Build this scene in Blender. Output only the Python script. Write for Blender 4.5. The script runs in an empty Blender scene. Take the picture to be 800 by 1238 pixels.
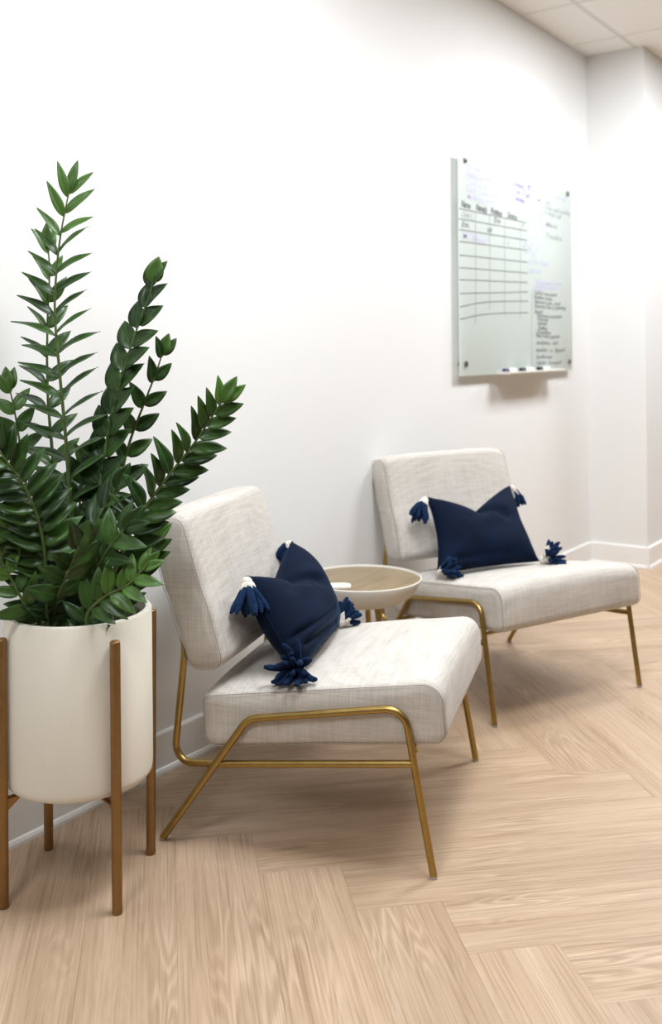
import bpy, bmesh, math, random
from mathutils import Vector, Matrix, noise as mnoise
PI = math.pi
R = math.radians
rnd = random.Random(7)
sc = bpy.context.scene
COL = sc.collection

# ------------------------------------------------------------------ camera, world, lights, exposure
CAM_H, CAM_Y, TH, ROLL = 1.16, -1.977, R(35.4), R(0.5)
right = Vector((math.sin(TH), -math.cos(TH), 0))
fwd = Vector((math.cos(TH), math.sin(TH), 0))
up = Vector((0, 0, 1))
c_, s_ = math.cos(ROLL), math.sin(ROLL)
r2 = right * c_ - up * s_
u2 = right * s_ + up * c_
cam = bpy.data.cameras.new('camera')
cam.sensor_fit = 'HORIZONTAL'
cam.sensor_width = 24.0
cam.lens = 36.0
cam.shift_y = -0.245
cam.clip_start = 0.05
cam.dof.use_dof = True
cam.dof.focus_distance = 2.25
cam.dof.aperture_fstop = 3.2
co = bpy.data.objects.new('camera', cam)
COL.objects.link(co)
m = Matrix((r2, u2, -fwd)).transposed().to_4x4()
m.translation = Vector((0, CAM_Y, CAM_H))
co.matrix_world = m
sc.camera = co

sc.view_settings.view_transform = 'Standard'
sc.view_settings.look = 'None'
sc.view_settings.gamma = 1
sc.view_settings.exposure = 0.0
sc.view_settings.use_curve_mapping = False

w = bpy.data.worlds.new('world')
sc.world = w
w.use_nodes = True
w.node_tree.nodes['Background'].inputs['Color'].default_value = (0.9, 0.95, 1.0, 1)
w.node_tree.nodes['Background'].inputs['Strength'].default_value = 0.6

CEIL = 2.737
# centres of the recessed office lights in the ceiling; each gets its lamp in ceiling_light()
LIGHTS = [(1.951, -1.17, 1.0), (4.363, -1.17, 1.0), (-0.46, -1.17, 0.75), (6.775, -1.17, 1.0)]
LAMP_W = 56.0
LAMP_COL = (0.92, 0.96, 1.0)

# ------------------------------------------------------------------ helpers
def tag(o, label=None, cat=None, group=None, kind=None):
    if label: o['label'] = label
    if cat: o['category'] = cat
    if group: o['group'] = group
    if kind: o['kind'] = kind
    return o

def empty(name, loc=(0, 0, 0), rz=0.0):
    o = bpy.data.objects.new(name, None)
    o.empty_display_size = 0.1
    COL.objects.link(o)
    o.location = loc
    o.rotation_euler = (0, 0, rz)
    return o

def mesh_obj(name, V, Fc, mat=None, parent=None, smooth=True, auto=None):
    me = bpy.data.meshes.new(name)
    me.from_pydata([tuple(v) for v in V], [], Fc)
    bm = bmesh.new(); bm.from_mesh(me)
    bmesh.ops.recalc_face_normals(bm, faces=bm.faces)
    bm.to_mesh(me); bm.free()
    if smooth:
        me.polygons.foreach_set('use_smooth', [True] * len(me.polygons))
        if auto is not None:
            me.set_sharp_from_angle(angle=R(auto))
    if mat: me.materials.append(mat)
    o = bpy.data.objects.new(name, me)
    COL.objects.link(o)
    if parent: o.parent = parent
    return o

class MB:
    def __init__(s): s.V = []; s.F = []
    def add(s, V, F):
        b = len(s.V); s.V += [Vector(v) for v in V]; s.F += [tuple(i + b for i in f) for f in F]
        return s
    def box(s, x0, x1, y0, y1, z0, z1, M=None):
        V = [Vector((x, y, z)) for x in (x0, x1) for y in (y0, y1) for z in (z0, z1)]
        if M: V = [M @ v for v in V]
        return s.add(V, [(0, 1, 3, 2), (4, 6, 7, 5), (0, 4, 5, 1), (2, 3, 7, 6), (0, 2, 6, 4), (1, 5, 7, 3)])
    def bevbox(s, x0, x1, y0, y1, z0, z1, b=0.002, M=None):
        bm = bmesh.new()
        vs = [bm.verts.new((x, y, z)) for x in (x0, x1) for y in (y0, y1) for z in (z0, z1)]
        for f in [(0, 1, 3, 2), (4, 6, 7, 5), (0, 4, 5, 1), (2, 3, 7, 6), (0, 2, 6, 4), (1, 5, 7, 3)]:
            bm.faces.new([vs[i] for i in f])
        bmesh.ops.bevel(bm, geom=bm.edges[:], offset=b, segments=2, affect='EDGES', profile=0.5)
        bm.verts.index_update()
        V = [v.co.copy() for v in bm.verts]; F = [tuple(v.index for v in f.verts) for f in bm.faces]
        bm.free()
        if M: V = [M @ v for v in V]
        return s.add(V, F)
    def rings(s, rings, cap0=True, cap1=True, closed=False):
        n = len(rings[0]); V = []; F = []
        for r in rings: V += list(r)
        for i in range(len(rings) - 1):
            for j in range(n):
                k = (j + 1) % n
                F.append((i * n + j, i * n + k, (i + 1) * n + k, (i + 1) * n + j))
        if cap0: F.append(tuple(reversed(range(n))))
        if cap1: F.append(tuple(range((len(rings) - 1) * n, len(rings) * n)))
        return s.add(V, F)
    def lathe(s, prof, cx=0, cy=0, n=48, cap0=True, cap1=True):
        rg = [[Vector((cx + r * math.cos(2 * PI * j / n), cy + r * math.sin(2 * PI * j / n), z)) for j in range(n)] for r, z in prof]
        return s.rings(rg, cap0, cap1)
    def tube(s, pts, rad, n=12, caps=True):
        pts = [Vector(p) for p in pts]
        rads = rad if isinstance(rad, (list, tuple)) else [rad] * len(pts)
        t = (pts[1] - pts[0]).normalized()
        a = t.orthogonal().normalized()
        rg = []
        for i, p in enumerate(pts):
            if i == 0: tt = (pts[1] - pts[0]).normalized()
            elif i == len(pts) - 1: tt = (pts[-1] - pts[-2]).normalized()
            else: tt = ((pts[i + 1] - p).normalized() + (p - pts[i - 1]).normalized()).normalized()
            a = (a - tt * a.dot(tt)).normalized()
            b = tt.cross(a)
            rg.append([p + (a * math.cos(2 * PI * j / n) + b * math.sin(2 * PI * j / n)) * rads[i] for j in range(n)])
        return s.rings(rg, caps, caps)
    def obj(s, name, mat, parent=None, smooth=True, auto=40):
        return mesh_obj(name, s.V, s.F, mat, parent, smooth, auto)

def fillet(pts, rads, seg=8):
    """round the inner corners of a 3D polyline"""
    pts = [Vector(p) for p in pts]; out = [pts[0]]
    for i in range(1, len(pts) - 1):
        p, a, b = pts[i], pts[i - 1], pts[i + 1]
        r = rads[i - 1] if isinstance(rads, (list, tuple)) else rads
        da, db = (a - p).normalized(), (b - p).normalized()
        ang = da.angle(db)
        d = min(r / math.tan(ang / 2), (a - p).length * .48, (b - p).length * .48)
        p0, p1 = p + da * d, p + db * d
        rr = d * math.tan(ang / 2)
        cen = p + (da + db).normalized() * (rr / math.sin(ang / 2))
        v0, v1 = p0 - cen, p1 - cen
        tot = v0.angle(v1); ax = v0.cross(v1).normalized()
        for k in range(seg + 1):
            out.append(cen + Matrix.Rotation(tot * k / seg, 3, ax) @ v0)
    out.append(pts[-1])
    return out

def catmull(pts, n=6):
    P = [Vector(p) for p in pts]
    P = [P[0] * 2 - P[1]] + P + [P[-1] * 2 - P[-2]]
    out = []
    for i in range(1, len(P) - 2):
        for k in range(n):
            t = k / n
            a, b, c, d = P[i - 1], P[i], P[i + 1], P[i + 2]
            out.append(0.5 * ((2 * b) + (c - a) * t + (2 * a - 5 * b + 4 * c - d) * t * t + (3 * b - a - 3 * c + d) * t ** 3))
    out.append(P[-2])
    return out

# ------------------------------------------------------------------ materials
def new_mat(name):
    m = bpy.data.materials.new(name); m.use_nodes = True
    nt = m.node_tree; bs = nt.nodes['Principled BSDF']
    return m, nt, bs

def N(nt, typ, **kw):
    n = nt.nodes.new(typ)
    for k, v in kw.items():
        if k in n.inputs.keys(): n.inputs[k].default_value = v
        else: setattr(n, k, v)
    return n

def ramp(nt, stops):
    n = nt.nodes.new('ShaderNodeValToRGB')
    e = n.color_ramp.elements
    while len(e) < len(stops): e.new(0.5)
    for i, (p, c) in enumerate(stops):
        e[i].position = p; e[i].color = (*c, 1)
    return n

def mapped(nt, scale=(1, 1, 1), rand=False, rot=(0, 0, 0)):
    tc = nt.nodes.new('ShaderNodeTexCoord'); mp = nt.nodes.new('ShaderNodeMapping')
    mp.inputs['Scale'].default_value = scale; mp.inputs['Rotation'].default_value = rot
    nt.links.new(tc.outputs['Object'], mp.inputs['Vector'])
    if rand:
        oi = nt.nodes.new('ShaderNodeObjectInfo')
        mu = N(nt, 'ShaderNodeVectorMath', operation='MULTIPLY')
        cmb = nt.nodes.new('ShaderNodeCombineXYZ')
        for i in range(3): nt.links.new(oi.outputs['Random'], cmb.inputs[i])
        nt.links.new(cmb.outputs[0], mu.inputs[0]); mu.inputs[1].default_value = (57.3, 91.7, 33.1)
        nt.links.new(mu.outputs[0], mp.inputs['Location'])
        return mp, oi
    return mp

def bump(nt, bs, src, strength, dist=0.001):
    b = N(nt, 'ShaderNodeBump'); b.inputs['Strength'].default_value = strength; b.inputs['Distance'].default_value = dist
    nt.links.new(src, b.inputs['Height']); nt.links.new(b.outputs[0], bs.inputs['Normal'])
    return b

def mix(nt, blend, fac, a, b):
    n = nt.nodes.new('ShaderNodeMix'); n.data_type = 'RGBA'; n.blend_type = blend
    for i, v in ((0, fac), (6, a), (7, b)):
        if hasattr(v, 'links') or hasattr(v, 'is_linked'): nt.links.new(v, n.inputs[i])
        else: n.inputs[i].default_value = v if i == 0 else (*v, 1)
    return n.outputs[2]

def plain(name, col, rough=0.5, metal=0.0, noise_amt=0.04, nscale=30, bstr=0.0, spec=0.5, coat=0.0):
    m, nt, bs = new_mat(name)
    mp = mapped(nt)
    n = N(nt, 'ShaderNodeTexNoise', Scale=nscale, Detail=4.0)
    nt.links.new(mp.outputs[0], n.inputs['Vector'])
    lo = tuple(max(0, c * (1 - noise_amt)) for c in col); hi = tuple(min(1, c * (1 + noise_amt)) for c in col)
    r = ramp(nt, [(0.3, lo), (0.7, hi)])
    nt.links.new(n.outputs[0], r.inputs[0]); nt.links.new(r.outputs[0], bs.inputs['Base Color'])
    bs.inputs['Roughness'].default_value = rough; bs.inputs['Metallic'].default_value = metal
    bs.inputs['Specular IOR Level'].default_value = spec
    bs.inputs['Coat Weight'].default_value = coat
    if bstr: bump(nt, bs, n.outputs[0], bstr)
    return m

def wood_floor():
    m, nt, bs = new_mat('limed_oak_plank')
    mp, oi = mapped(nt, (1, 1, 1), True)
    L = nt.links
    # cathedral figure: distance field bent by stretched noise, cut into rings
    st = N(nt, 'ShaderNodeMapping'); st.inputs['Scale'].default_value = (0.7, 7.0, 1); L.new(mp.outputs[0], st.inputs[0])
    n1 = N(nt, 'ShaderNodeTexNoise', Scale=1.5, Detail=2.5, Roughness=0.45, Distortion=0.12); L.new(st.outputs[0], n1.inputs['Vector'])
    mul = N(nt, 'ShaderNodeMath', operation='MULTIPLY'); L.new(n1.outputs[0], mul.inputs[0]); mul.inputs[1].default_value = 170
    sn = N(nt, 'ShaderNodeMath', operation='SINE'); L.new(mul.outputs[0], sn.inputs[0])
    ab = N(nt, 'ShaderNodeMapRange'); L.new(sn.outputs[0], ab.inputs[0]); ab.inputs[1].default_value = -1; ab.inputs[2].default_value = 1
    # fine straight grain / pores
    s2 = N(nt, 'ShaderNodeMapping'); s2.inputs['Scale'].default_value = (3.5, 260, 1); L.new(mp.outputs[0], s2.inputs[0])
    n2 = N(nt, 'ShaderNodeTexNoise', Scale=1.0, Detail=4.0, Roughness=0.65); L.new(s2.outputs[0], n2.inputs['Vector'])
    s3 = N(nt, 'ShaderNodeMapping'); s3.inputs['Scale'].default_value = (1.2, 16, 1); L.new(mp.outputs[0], s3.inputs[0])
    n3 = N(nt, 'ShaderNodeTexNoise', Scale=1.0, Detail=3.0); L.new(s3.outputs[0], n3.inputs['Vector'])
    s4 = N(nt, 'ShaderNodeMapping'); s4.inputs['Scale'].default_value = (2.2, 5, 1); L.new(mp.outputs[0], s4.inputs[0])
    n4 = N(nt, 'ShaderNodeTexNoise', Scale=1.0, Detail=2.0); L.new(s4.outputs[0], n4.inputs['Vector'])
    base = ramp(nt, [(0.25, (0.41, 0.285, 0.185)), (0.5, (0.475, 0.342, 0.232)), (0.75, (0.535, 0.40, 0.283))])
    L.new(n3.outputs[0], base.inputs[0])
    # figure visible only in places
    msk = ramp(nt, [(0.52, (0.12, 0.12, 0.12)), (0.66, (0.85, 0.85, 0.85))]); L.new(n4.outputs[0], msk.inputs[0])
    figc = ramp(nt, [(0.0, (0.84, 0.82, 0.80)), (0.55, (0.95, 0.95, 0.95)), (0.93, (1.16, 1.18, 1.21))]); L.new(ab.outputs[0], figc.inputs[0])
    c1 = mix(nt, 'MULTIPLY', msk.outputs[0], base.outputs[0], figc.outputs[0])
    fine = ramp(nt, [(0.33, (0.70, 0.67, 0.64)), (0.47, (0.97, 0.97, 0.97)), (0.7, (1.12, 1.13, 1.15))]); L.new(n2.outputs[0], fine.inputs[0])
    c2 = mix(nt, 'MULTIPLY', 0.95, c1, fine.outputs[0])
    tone = ramp(nt, [(0.0, (0.93, 0.92, 0.91)), (1.0, (1.07, 1.06, 1.05))]); L.new(oi.outputs['Random'], tone.inputs[0])
    c3 = mix(nt, 'MULTIPLY', 1.0, c2, tone.outputs[0])
    L.new(c3, bs.inputs['Base Color'])
    bs.inputs['Roughness'].default_value = 0.42
    bs.inputs['Specular IOR Level'].default_value = 0.35
    bump(nt, bs, n2.outputs[0], 0.25, 0.0004)
    return m

def linen(name='oatmeal_linen', k=1.0):
    m, nt, bs = new_mat(name); L = nt.links
    mp = mapped(nt)
    cols = []
    for scv, sc_ in (((9, 260, 9), 1.0), ((9, 9, 260), 1.0), ((260, 12, 12), 1.0)):
        s = N(nt, 'ShaderNodeMapping'); s.inputs['Scale'].default_value = scv; L.new(mp.outputs[0], s.inputs[0])
        n = N(nt, 'ShaderNodeTexNoise', Scale=1.0, Detail=3.0, Roughness=0.6); L.new(s.outputs[0], n.inputs['Vector']); cols.append(n.outputs[0])
    a = N(nt, 'ShaderNodeMath', operation='ADD'); L.new(cols[0], a.inputs[0]); L.new(cols[1], a.inputs[1])
    b = N(nt, 'ShaderNodeMath', operation='ADD'); L.new(a.outputs[0], b.inputs[0]); L.new(cols[2], b.inputs[1])
    dv = N(nt, 'ShaderNodeMath', operation='MULTIPLY'); L.new(b.outputs[0], dv.inputs[0]); dv.inputs[1].default_value = 1 / 3
    r = ramp(nt, [(0.34, (0.435 * k, 0.40 * k, 0.355 * k)), (0.5, (0.565 * k, 0.53 * k, 0.485 * k)), (0.64, (0.655 * k, 0.62 * k, 0.575 * k))])
    L.new(dv.outputs[0], r.inputs[0]); L.new(r.outputs[0], bs.inputs['Base Color'])
    bs.inputs['Roughness'].default_value = 0.9
    bs.inputs['Specular IOR Level'].default_value = 0.15
    bs.inputs['Sheen Weight'].default_value = 0.15
    bump(nt, bs, dv.outputs[0], 0.5, 0.0012)
    return m

def brass(name, col, rough):
    m, nt, bs = new_mat(name); L = nt.links
    mp = mapped(nt)
    n = N(nt, 'ShaderNodeTexNoise', Scale=40.0, Detail=3.0); L.new(mp.outputs[0], n.inputs['Vector'])
    r = ramp(nt, [(0.3, tuple(c * 0.88 for c in col)), (0.7, col)]); L.new(n.outputs[0], r.inputs[0]); L.new(r.outputs[0], bs.inputs['Base Color'])
    rr = N(nt, 'ShaderNodeMapRange'); L.new(n.outputs[0], rr.inputs[0]); rr.inputs[3].default_value = rough - .05; rr.inputs[4].default_value = rough + .07
    L.new(rr.outputs[0], bs.inputs['Roughness'])
    bs.inputs['Metallic'].default_value = 1.0
    return m

def velvet():
    m, nt, bs = new_mat('navy_velvet'); L = nt.links
    mp = mapped(nt)
    n = N(nt, 'ShaderNodeTexNoise', Scale=14.0, Detail=4.0); L.new(mp.outputs[0], n.inputs['Vector'])
    r = ramp(nt, [(0.3, (0.0016, 0.0050, 0.016)), (0.7, (0.0028, 0.0092, 0.029))]); L.new(n.outputs[0], r.inputs[0]); L.new(r.outputs[0], bs.inputs['Base Color'])
    bs.inputs['Roughness'].default_value = 0.8; bs.inputs['Specular IOR Level'].default_value = 0.1
    bs.inputs['Sheen Weight'].default_value = 0.32; bs.inputs['Sheen Roughness'].default_value = 0.30
    bs.inputs['Sheen Tint'].default_value = (0.06, 0.13, 0.28, 1)
    n2 = N(nt, 'ShaderNodeTexNoise', Scale=900.0); L.new(mp.outputs[0], n2.inputs['Vector']); bump(nt, bs, n2.outputs[0], 0.3, 0.0005)
    return m

def yarn(name, lo, hi):
    m, nt, bs = new_mat(name); L = nt.links
    mp = mapped(nt)
    n = N(nt, 'ShaderNodeTexNoise', Scale=260.0, Detail=3.0); L.new(mp.outputs[0], n.inputs['Vector'])
    r = ramp(nt, [(0.3, lo), (0.7, hi)]); L.new(n.outputs[0], r.inputs[0]); L.new(r.outputs[0], bs.inputs['Base Color'])
    bs.inputs['Roughness'].default_value = 0.95; bs.inputs['Specular IOR Level'].default_value = 0.1
    bs.inputs['Sheen Weight'].default_value = 0.3; bs.inputs['Sheen Tint'].default_value = (*[min(1, c * 3) for c in hi], 1)
    bump(nt, bs, n.outputs[0], 0.8, 0.002)
    return m

def leaf_mat():
    m, nt, bs = new_mat('glossy_leaf'); L = nt.links
    tc = nt.nodes.new('ShaderNodeTexCoord'); sp = nt.nodes.new('ShaderNodeSeparateXYZ'); L.new(tc.outputs['Object'], sp.inputs[0])
    # leaf local axes: x along the midrib, y across; midrib and side veins paler
    ay = N(nt, 'ShaderNodeMath', operation='ABSOLUTE'); L.new(sp.outputs[1], ay.inputs[0])
    mr = ramp(nt, [(0.0, (1, 1, 1)), (0.035, (0, 0, 0))])
    q = N(nt, 'ShaderNodeMath', operation='MULTIPLY'); L.new(ay.outputs[0], q.inputs[0]); q.inputs[1].default_value = 1.0
    L.new(q.outputs[0], mr.inputs[0])
    t = N(nt, 'ShaderNodeMath', operation='SUBTRACT'); L.new(sp.outputs[0], t.inputs[0]); L.new(ay.outputs[0], t.inputs[1])
    t2 = N(nt, 'ShaderNodeMath', operation='MULTIPLY'); L.new(t.outputs[0], t2.inputs[0]); t2.inputs[1].default_value = 55
    s = N(nt, 'ShaderNodeMath', operation='SINE'); L.new(t2.outputs[0], s.inputs[0])
    vr = ramp(nt, [(0.86, (0, 0, 0)), (1.0, (1, 1, 1))]); L.new(s.outputs[0], vr.inputs[0])
    oi = nt.nodes.new('ShaderNodeObjectInfo')
    n = N(nt, 'ShaderNodeTexNoise', Scale=3.0, Detail=2.0); L.new(tc.outputs['Object'], n.inputs['Vector'])
    b0 = ramp(nt, [(0.0, (0.005, 0.017, 0.005)), (0.55, (0.014, 0.041, 0.009)), (1.0, (0.042, 0.105, 0.018))])
    ad = N(nt, 'ShaderNodeMath', operation='MULTIPLY_ADD'); L.new(oi.outputs['Random'], ad.inputs[0]); ad.inputs[1].default_value = 0.75; L.new(n.outputs[0], ad.inputs[2])
    sb = N(nt, 'ShaderNodeMath', operation='SUBTRACT'); L.new(ad.outputs[0], sb.inputs[0]); sb.inputs[1].default_value = 0.38
    L.new(sb.outputs[0], b0.inputs[0])
    tint = mix(nt, 'MULTIPLY', 1.0, b0.outputs[0], (1, 1, 1))
    at = N(nt, 'ShaderNodeAttribute', attribute_name='young', attribute_type='OBJECT')
    yg = mix(nt, 'MIX', at.outputs['Fac'], tint, (0.080, 0.175, 0.030))
    c = mix(nt, 'MIX', vr.outputs[0], yg, (0.03, 0.085, 0.018))
    # keep the side veins faint
    c = mix(nt, 'MIX', 0.25, yg, c)
    c2 = mix(nt, 'MIX', mr.outputs[0], c, (0.045, 0.11, 0.022))
    L.new(c2, bs.inputs['Base Color'])
    bs.inputs['Roughness'].default_value = 0.34; bs.inputs['Specular IOR Level'].default_value = 0.32
    bs.inputs['Transmission Weight'].default_value = 0.0
    bs.inputs['Subsurface Weight'].default_value = 0.0
    bump(nt, bs, vr.outputs[0], 0.12, 0.0006)
    return m

def text_mat(name, col):
    return plain(name, col, rough=0.5, noise_amt=0.15, nscale=60)

M = dict(
    wall=plain('white_wall_paint', (0.80, 0.80, 0.79), 0.6, noise_amt=0.006, nscale=120, bstr=0.03, spec=0.3),
    wall_low_bounce=plain('low_bounce_wall_grey', (0.15, 0.16, 0.17), 0.7, noise_amt=0.01),  # unseen walls darkened to cut bounced light and deepen the shadows
    trim=plain('white_trim_paint', (0.87, 0.86, 0.84), 0.35, noise_amt=0.005),
    ceil=plain('ceiling_tile', (0.93, 0.91, 0.875), 0.9, noise_amt=0.03, nscale=260, bstr=0.15, spec=0.1),
    bar=plain('ceiling_grid_metal', (0.74, 0.72, 0.69), 0.5),
    subfloor=plain('dark_joint', (0.24, 0.16, 0.10), 0.9),
    plank=wood_floor(),
    linen=linen(),
    piping=plain('linen_piping', (0.30, 0.27, 0.235), 0.9, noise_amt=0.15, nscale=300),
    brass=brass('satin_brass', (0.42, 0.285, 0.095), 0.34),
    bronze=brass('bronze_painted_metal', (0.34, 0.205, 0.088), 0.45),
    rubber=plain('clear_grey_glide', (0.45, 0.43, 0.40), 0.4),
    velvet=velvet(),
    yarn=yarn('navy_wool_yarn', (0.004, 0.011, 0.034), (0.012, 0.034, 0.09)),
    yarn_dark=yarn('midnight_wool_yarn', (0.004, 0.010, 0.028), (0.010, 0.026, 0.075)),
    white_yarn=yarn('cream_wool_yarn', (0.66, 0.60, 0.52), (0.86, 0.82, 0.75)),
    pot=plain('cream_textured_planter', (0.76, 0.72, 0.625), 0.75, noise_amt=0.03, nscale=420, bstr=0.35, spec=0.25),
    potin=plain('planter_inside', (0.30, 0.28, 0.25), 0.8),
    soil=plain('dark_soil', (0.015, 0.011, 0.009), 0.95, noise_amt=0.6, nscale=90, bstr=1.0),
    leaf=leaf_mat(),
    stem=plain('green_stem', (0.085, 0.13, 0.035), 0.5, noise_amt=0.35, nscale=45),
    table_wood=None,
    bowl=plain('white_lacquer', (0.80, 0.77, 0.71), 0.4, noise_amt=0.01),
    white=plain('white_plastic', (0.86, 0.84, 0.78), 0.35, noise_amt=0.01),
    steel=plain('brushed_steel', (0.30, 0.29, 0.27), 0.3, metal=1.0),
    black=plain('black_plastic', (0.012, 0.012, 0.02), 0.4),
    purple=plain('purple_plastic', (0.05, 0.03, 0.16), 0.4),
    ink=text_mat('black_marker_ink', (0.20, 0.205, 0.21)),
    ink_bold=text_mat('bold_black_marker_ink', (0.05, 0.05, 0.055)),
    ink_faint=text_mat('faded_marker_ink', (0.42, 0.44, 0.45)),
    ink_purple=text_mat('purple_marker_ink', (0.22, 0.13, 0.50)),
    ink_lilac=text_mat('faded_purple_marker_ink', (0.60, 0.58, 0.78)),
)
def grey_wood():
    m, nt, bs = new_mat('washed_oak_veneer'); L = nt.links
    mp = mapped(nt, (6, 90, 6), rot=(0, 0, R(20)))
    n = N(nt, 'ShaderNodeTexNoise', Scale=1.0, Detail=4.0); L.new(mp.outputs[0], n.inputs['Vector'])
    r = ramp(nt, [(0.3, (0.185, 0.130, 0.066)), (0.7, (0.285, 0.210, 0.115))]); L.new(n.outputs[0], r.inputs[0]); L.new(r.outputs[0], bs.inputs['Base Color'])
    bs.inputs['Roughness'].default_value = 0.38
    return m
M['table_wood'] = grey_wood()
def glass_board():
    m, nt, bs = new_mat('frosted_white_glass')
    bs.inputs['Base Color'].default_value = (0.83, 0.865, 0.84, 1)
    bs.inputs['Roughness'].default_value = 0.3; bs.inputs['Specular IOR Level'].default_value = 0.25
    tr_ = nt.nodes.new('ShaderNodeBsdfTranslucent'); tr_.inputs[0].default_value = (0.9, 0.96, 0.93, 1)
    mx = nt.nodes.new('ShaderNodeMixShader'); mx.inputs[0].default_value = 0.5
    nt.links.new(bs.outputs[0], mx.inputs[1]); nt.links.new(tr_.outputs[0], mx.inputs[2])
    nt.links.new(mx.outputs[0], nt.nodes['Material Output'].inputs['Surface'])
    return m
M['glass'] = glass_board()
def clear_edge():
    m, nt, bs = new_mat('clear_glass_edge')
    bs.inputs['Base Color'].default_value = (0.9, 0.96, 0.93, 1); bs.inputs['Roughness'].default_value = 0.05
    bs.inputs['Transmission Weight'].default_value = 0.9
    return m
M['edge'] = clear_edge()
def emit(name, col, s):
    m, nt, bs = new_mat(name)
    bs.inputs['Emission Color'].default_value = (*col, 1); bs.inputs['Emission Strength'].default_value = s
    return m
M['diffuser'] = emit('lamp_diffuser', LAMP_COL, 3.0)

# ------------------------------------------------------------------ setting
X0, X1, Y0, XE, YC = -2.6, 8.8, -5.6, 5.19, -0.31
def struct(name, mb, mat, parent=None, smooth=False):
    o = mb.obj(name, mat, parent, smooth)
    if not parent: o['kind'] = 'structure'
    return o
struct('wall_left', MB().box(X0, XE, 0, 0.12, 0, CEIL + .1), M['wall'])
struct('wall_end', MB().box(XE, XE + .12, YC, 0.12, 0, CEIL + .1), M['wall'])
struct('wall_corridor', MB().box(XE + .12, X1, YC, YC + .12, 0, CEIL + .1), M['wall'])
struct('wall_far', MB().box(X1, X1 + .12, Y0 - .12, YC + .12, 0, CEIL + .1), M['wall_low_bounce'])
struct('wall_right', MB().box(X0, X1, Y0 - .12, Y0, 0, CEIL + .1), M['wall_low_bounce'])
struct('wall_back', MB().box(X0 - .12, X0, Y0 - .12, 0.12, 0, CEIL + .1), M['wall_low_bounce'])
BH = 0.113
def baseboard(name, p0, p1, nrm):
    """flat board with an eased top and a small shoe moulding at the floor"""
    p0 = Vector((*p0, 0)); p1 = Vector((*p1, 0)); n = Vector((*nrm, 0))
    prof = [(0, 0), (0.012, 0), (0.012, BH - .006), (0.010, BH - .002), (0.006, BH), (0, BH)]
    o = MB().rings([[p + n * a + Vector((0, 0, z)) for a, z in prof] for p in (p0, p1)]).obj(name, M['trim'], None, False)
    o['kind'] = 'structure'
    prof = [(0.0121, 0), (0.020, 0), (0.020, 0.008), (0.0165, 0.015), (0.0121, 0.018)]
    MB().rings([[p + n * a + Vector((0, 0, z)) for a, z in prof] for p in (p0, p1)]).obj('shoe_moulding', M['trim'], o, False)
    return o
baseboard('baseboard_left', (X0, 0), (XE, 0), (0, -1))
baseboard('baseboard_end', (XE, 0), (XE, YC), (-1, 0))
baseboard('baseboard_corridor', (XE - .012, YC), (X1, YC), (0, -1))
baseboard('baseboard_far', (X1, YC), (X1, Y0), (-1, 0))
baseboard('baseboard_right', (X0, Y0), (X1, Y0), (0, 1))

# floor: every herringbone plank is its own piece (7 x 48 inch boards laid at 45 degrees)
floor = struct('floor', MB().box(X0, X1, Y0, 0, -0.06, -0.002), M['subfloor'])
PW, PL, PA, PB = 0.183, 1.22, 1.598, 0.985
q2 = math.sqrt(0.5)
def clip(poly, inside, cut):
    out = []
    for i in range(len(poly)):
        a, b = poly[i], poly[(i + 1) % len(poly)]
        ia, ib = inside(a), inside(b)
        if ia: out.append(a)
        if ia != ib: out.append(cut(a, b))
    return out
def clip_room(poly):
    for ax, v, sgn in ((0, X0, 1), (0, X1, -1), (1, Y0, 1), (1, 0.0, -1)):
        poly = clip(poly, lambda p: (p[ax] - v) * sgn >= 0, lambda a, b: tuple(a[k] + (b[k] - a[k]) * (v - a[ax]) / (b[ax] - a[ax]) for k in (0, 1)))
        if len(poly) < 3: return []
    return poly
g = 0.0002
def area(p): return abs(sum(p[i][0] * p[(i + 1) % len(p)][1] - p[(i + 1) % len(p)][0] * p[i][1] for i in range(len(p)))) / 2
for j in range(-45, 46):
    for k in range(-8, 9):
        oa, ob = PA + j * PW + k * PL, PB - j * PW + k * PL
        for kind in (0, 1):
            if kind == 0: a0, a1, b0, b1 = oa, oa + PL, ob - PW, ob
            else: a0, a1, b0, b1 = oa - PW, oa, ob - PL, ob
            a0 += g; a1 -= g; b0 += g; b1 -= g
            rect = [(a0, b0), (a1, b0), (a1, b1), (a0, b1)]
            W = [((a + b) * q2, (b - a) * q2) for a, b in rect]
            if max(p[0] for p in W) < -0.6: continue
            W = clip_room(W)
            if not W or area(W) < 0.002: continue
            # local frame: x along the plank
            ang = -PI / 4 if kind == 0 else PI / 4
            ca, cb = (a0 + a1) / 2, (b0 + b1) / 2
            c = Vector(((ca + cb) * q2, (cb - ca) * q2, 0))
            Rm = Matrix.Rotation(-ang, 3, 'Z')
            top = [Rm @ (Vector((*p, 0)) - c) for p in W]
            n = len(top)
            V = top + [v + Vector((0, 0, -0.002)) for v in top]
            Fc = [tuple(range(n))] + [(i, i + n, (i + 1) % n + n, (i + 1) % n) for i in range(n)]
            me = bpy.data.meshes.new('plank'); me.from_pydata([tuple(v) for v in V], [], Fc); me.materials.append(M['plank'])
            o = bpy.data.objects.new('plank', me); COL.objects.link(o); o.parent = floor
            o.location = c; o.rotation_euler = (0, 0, ang)

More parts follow.
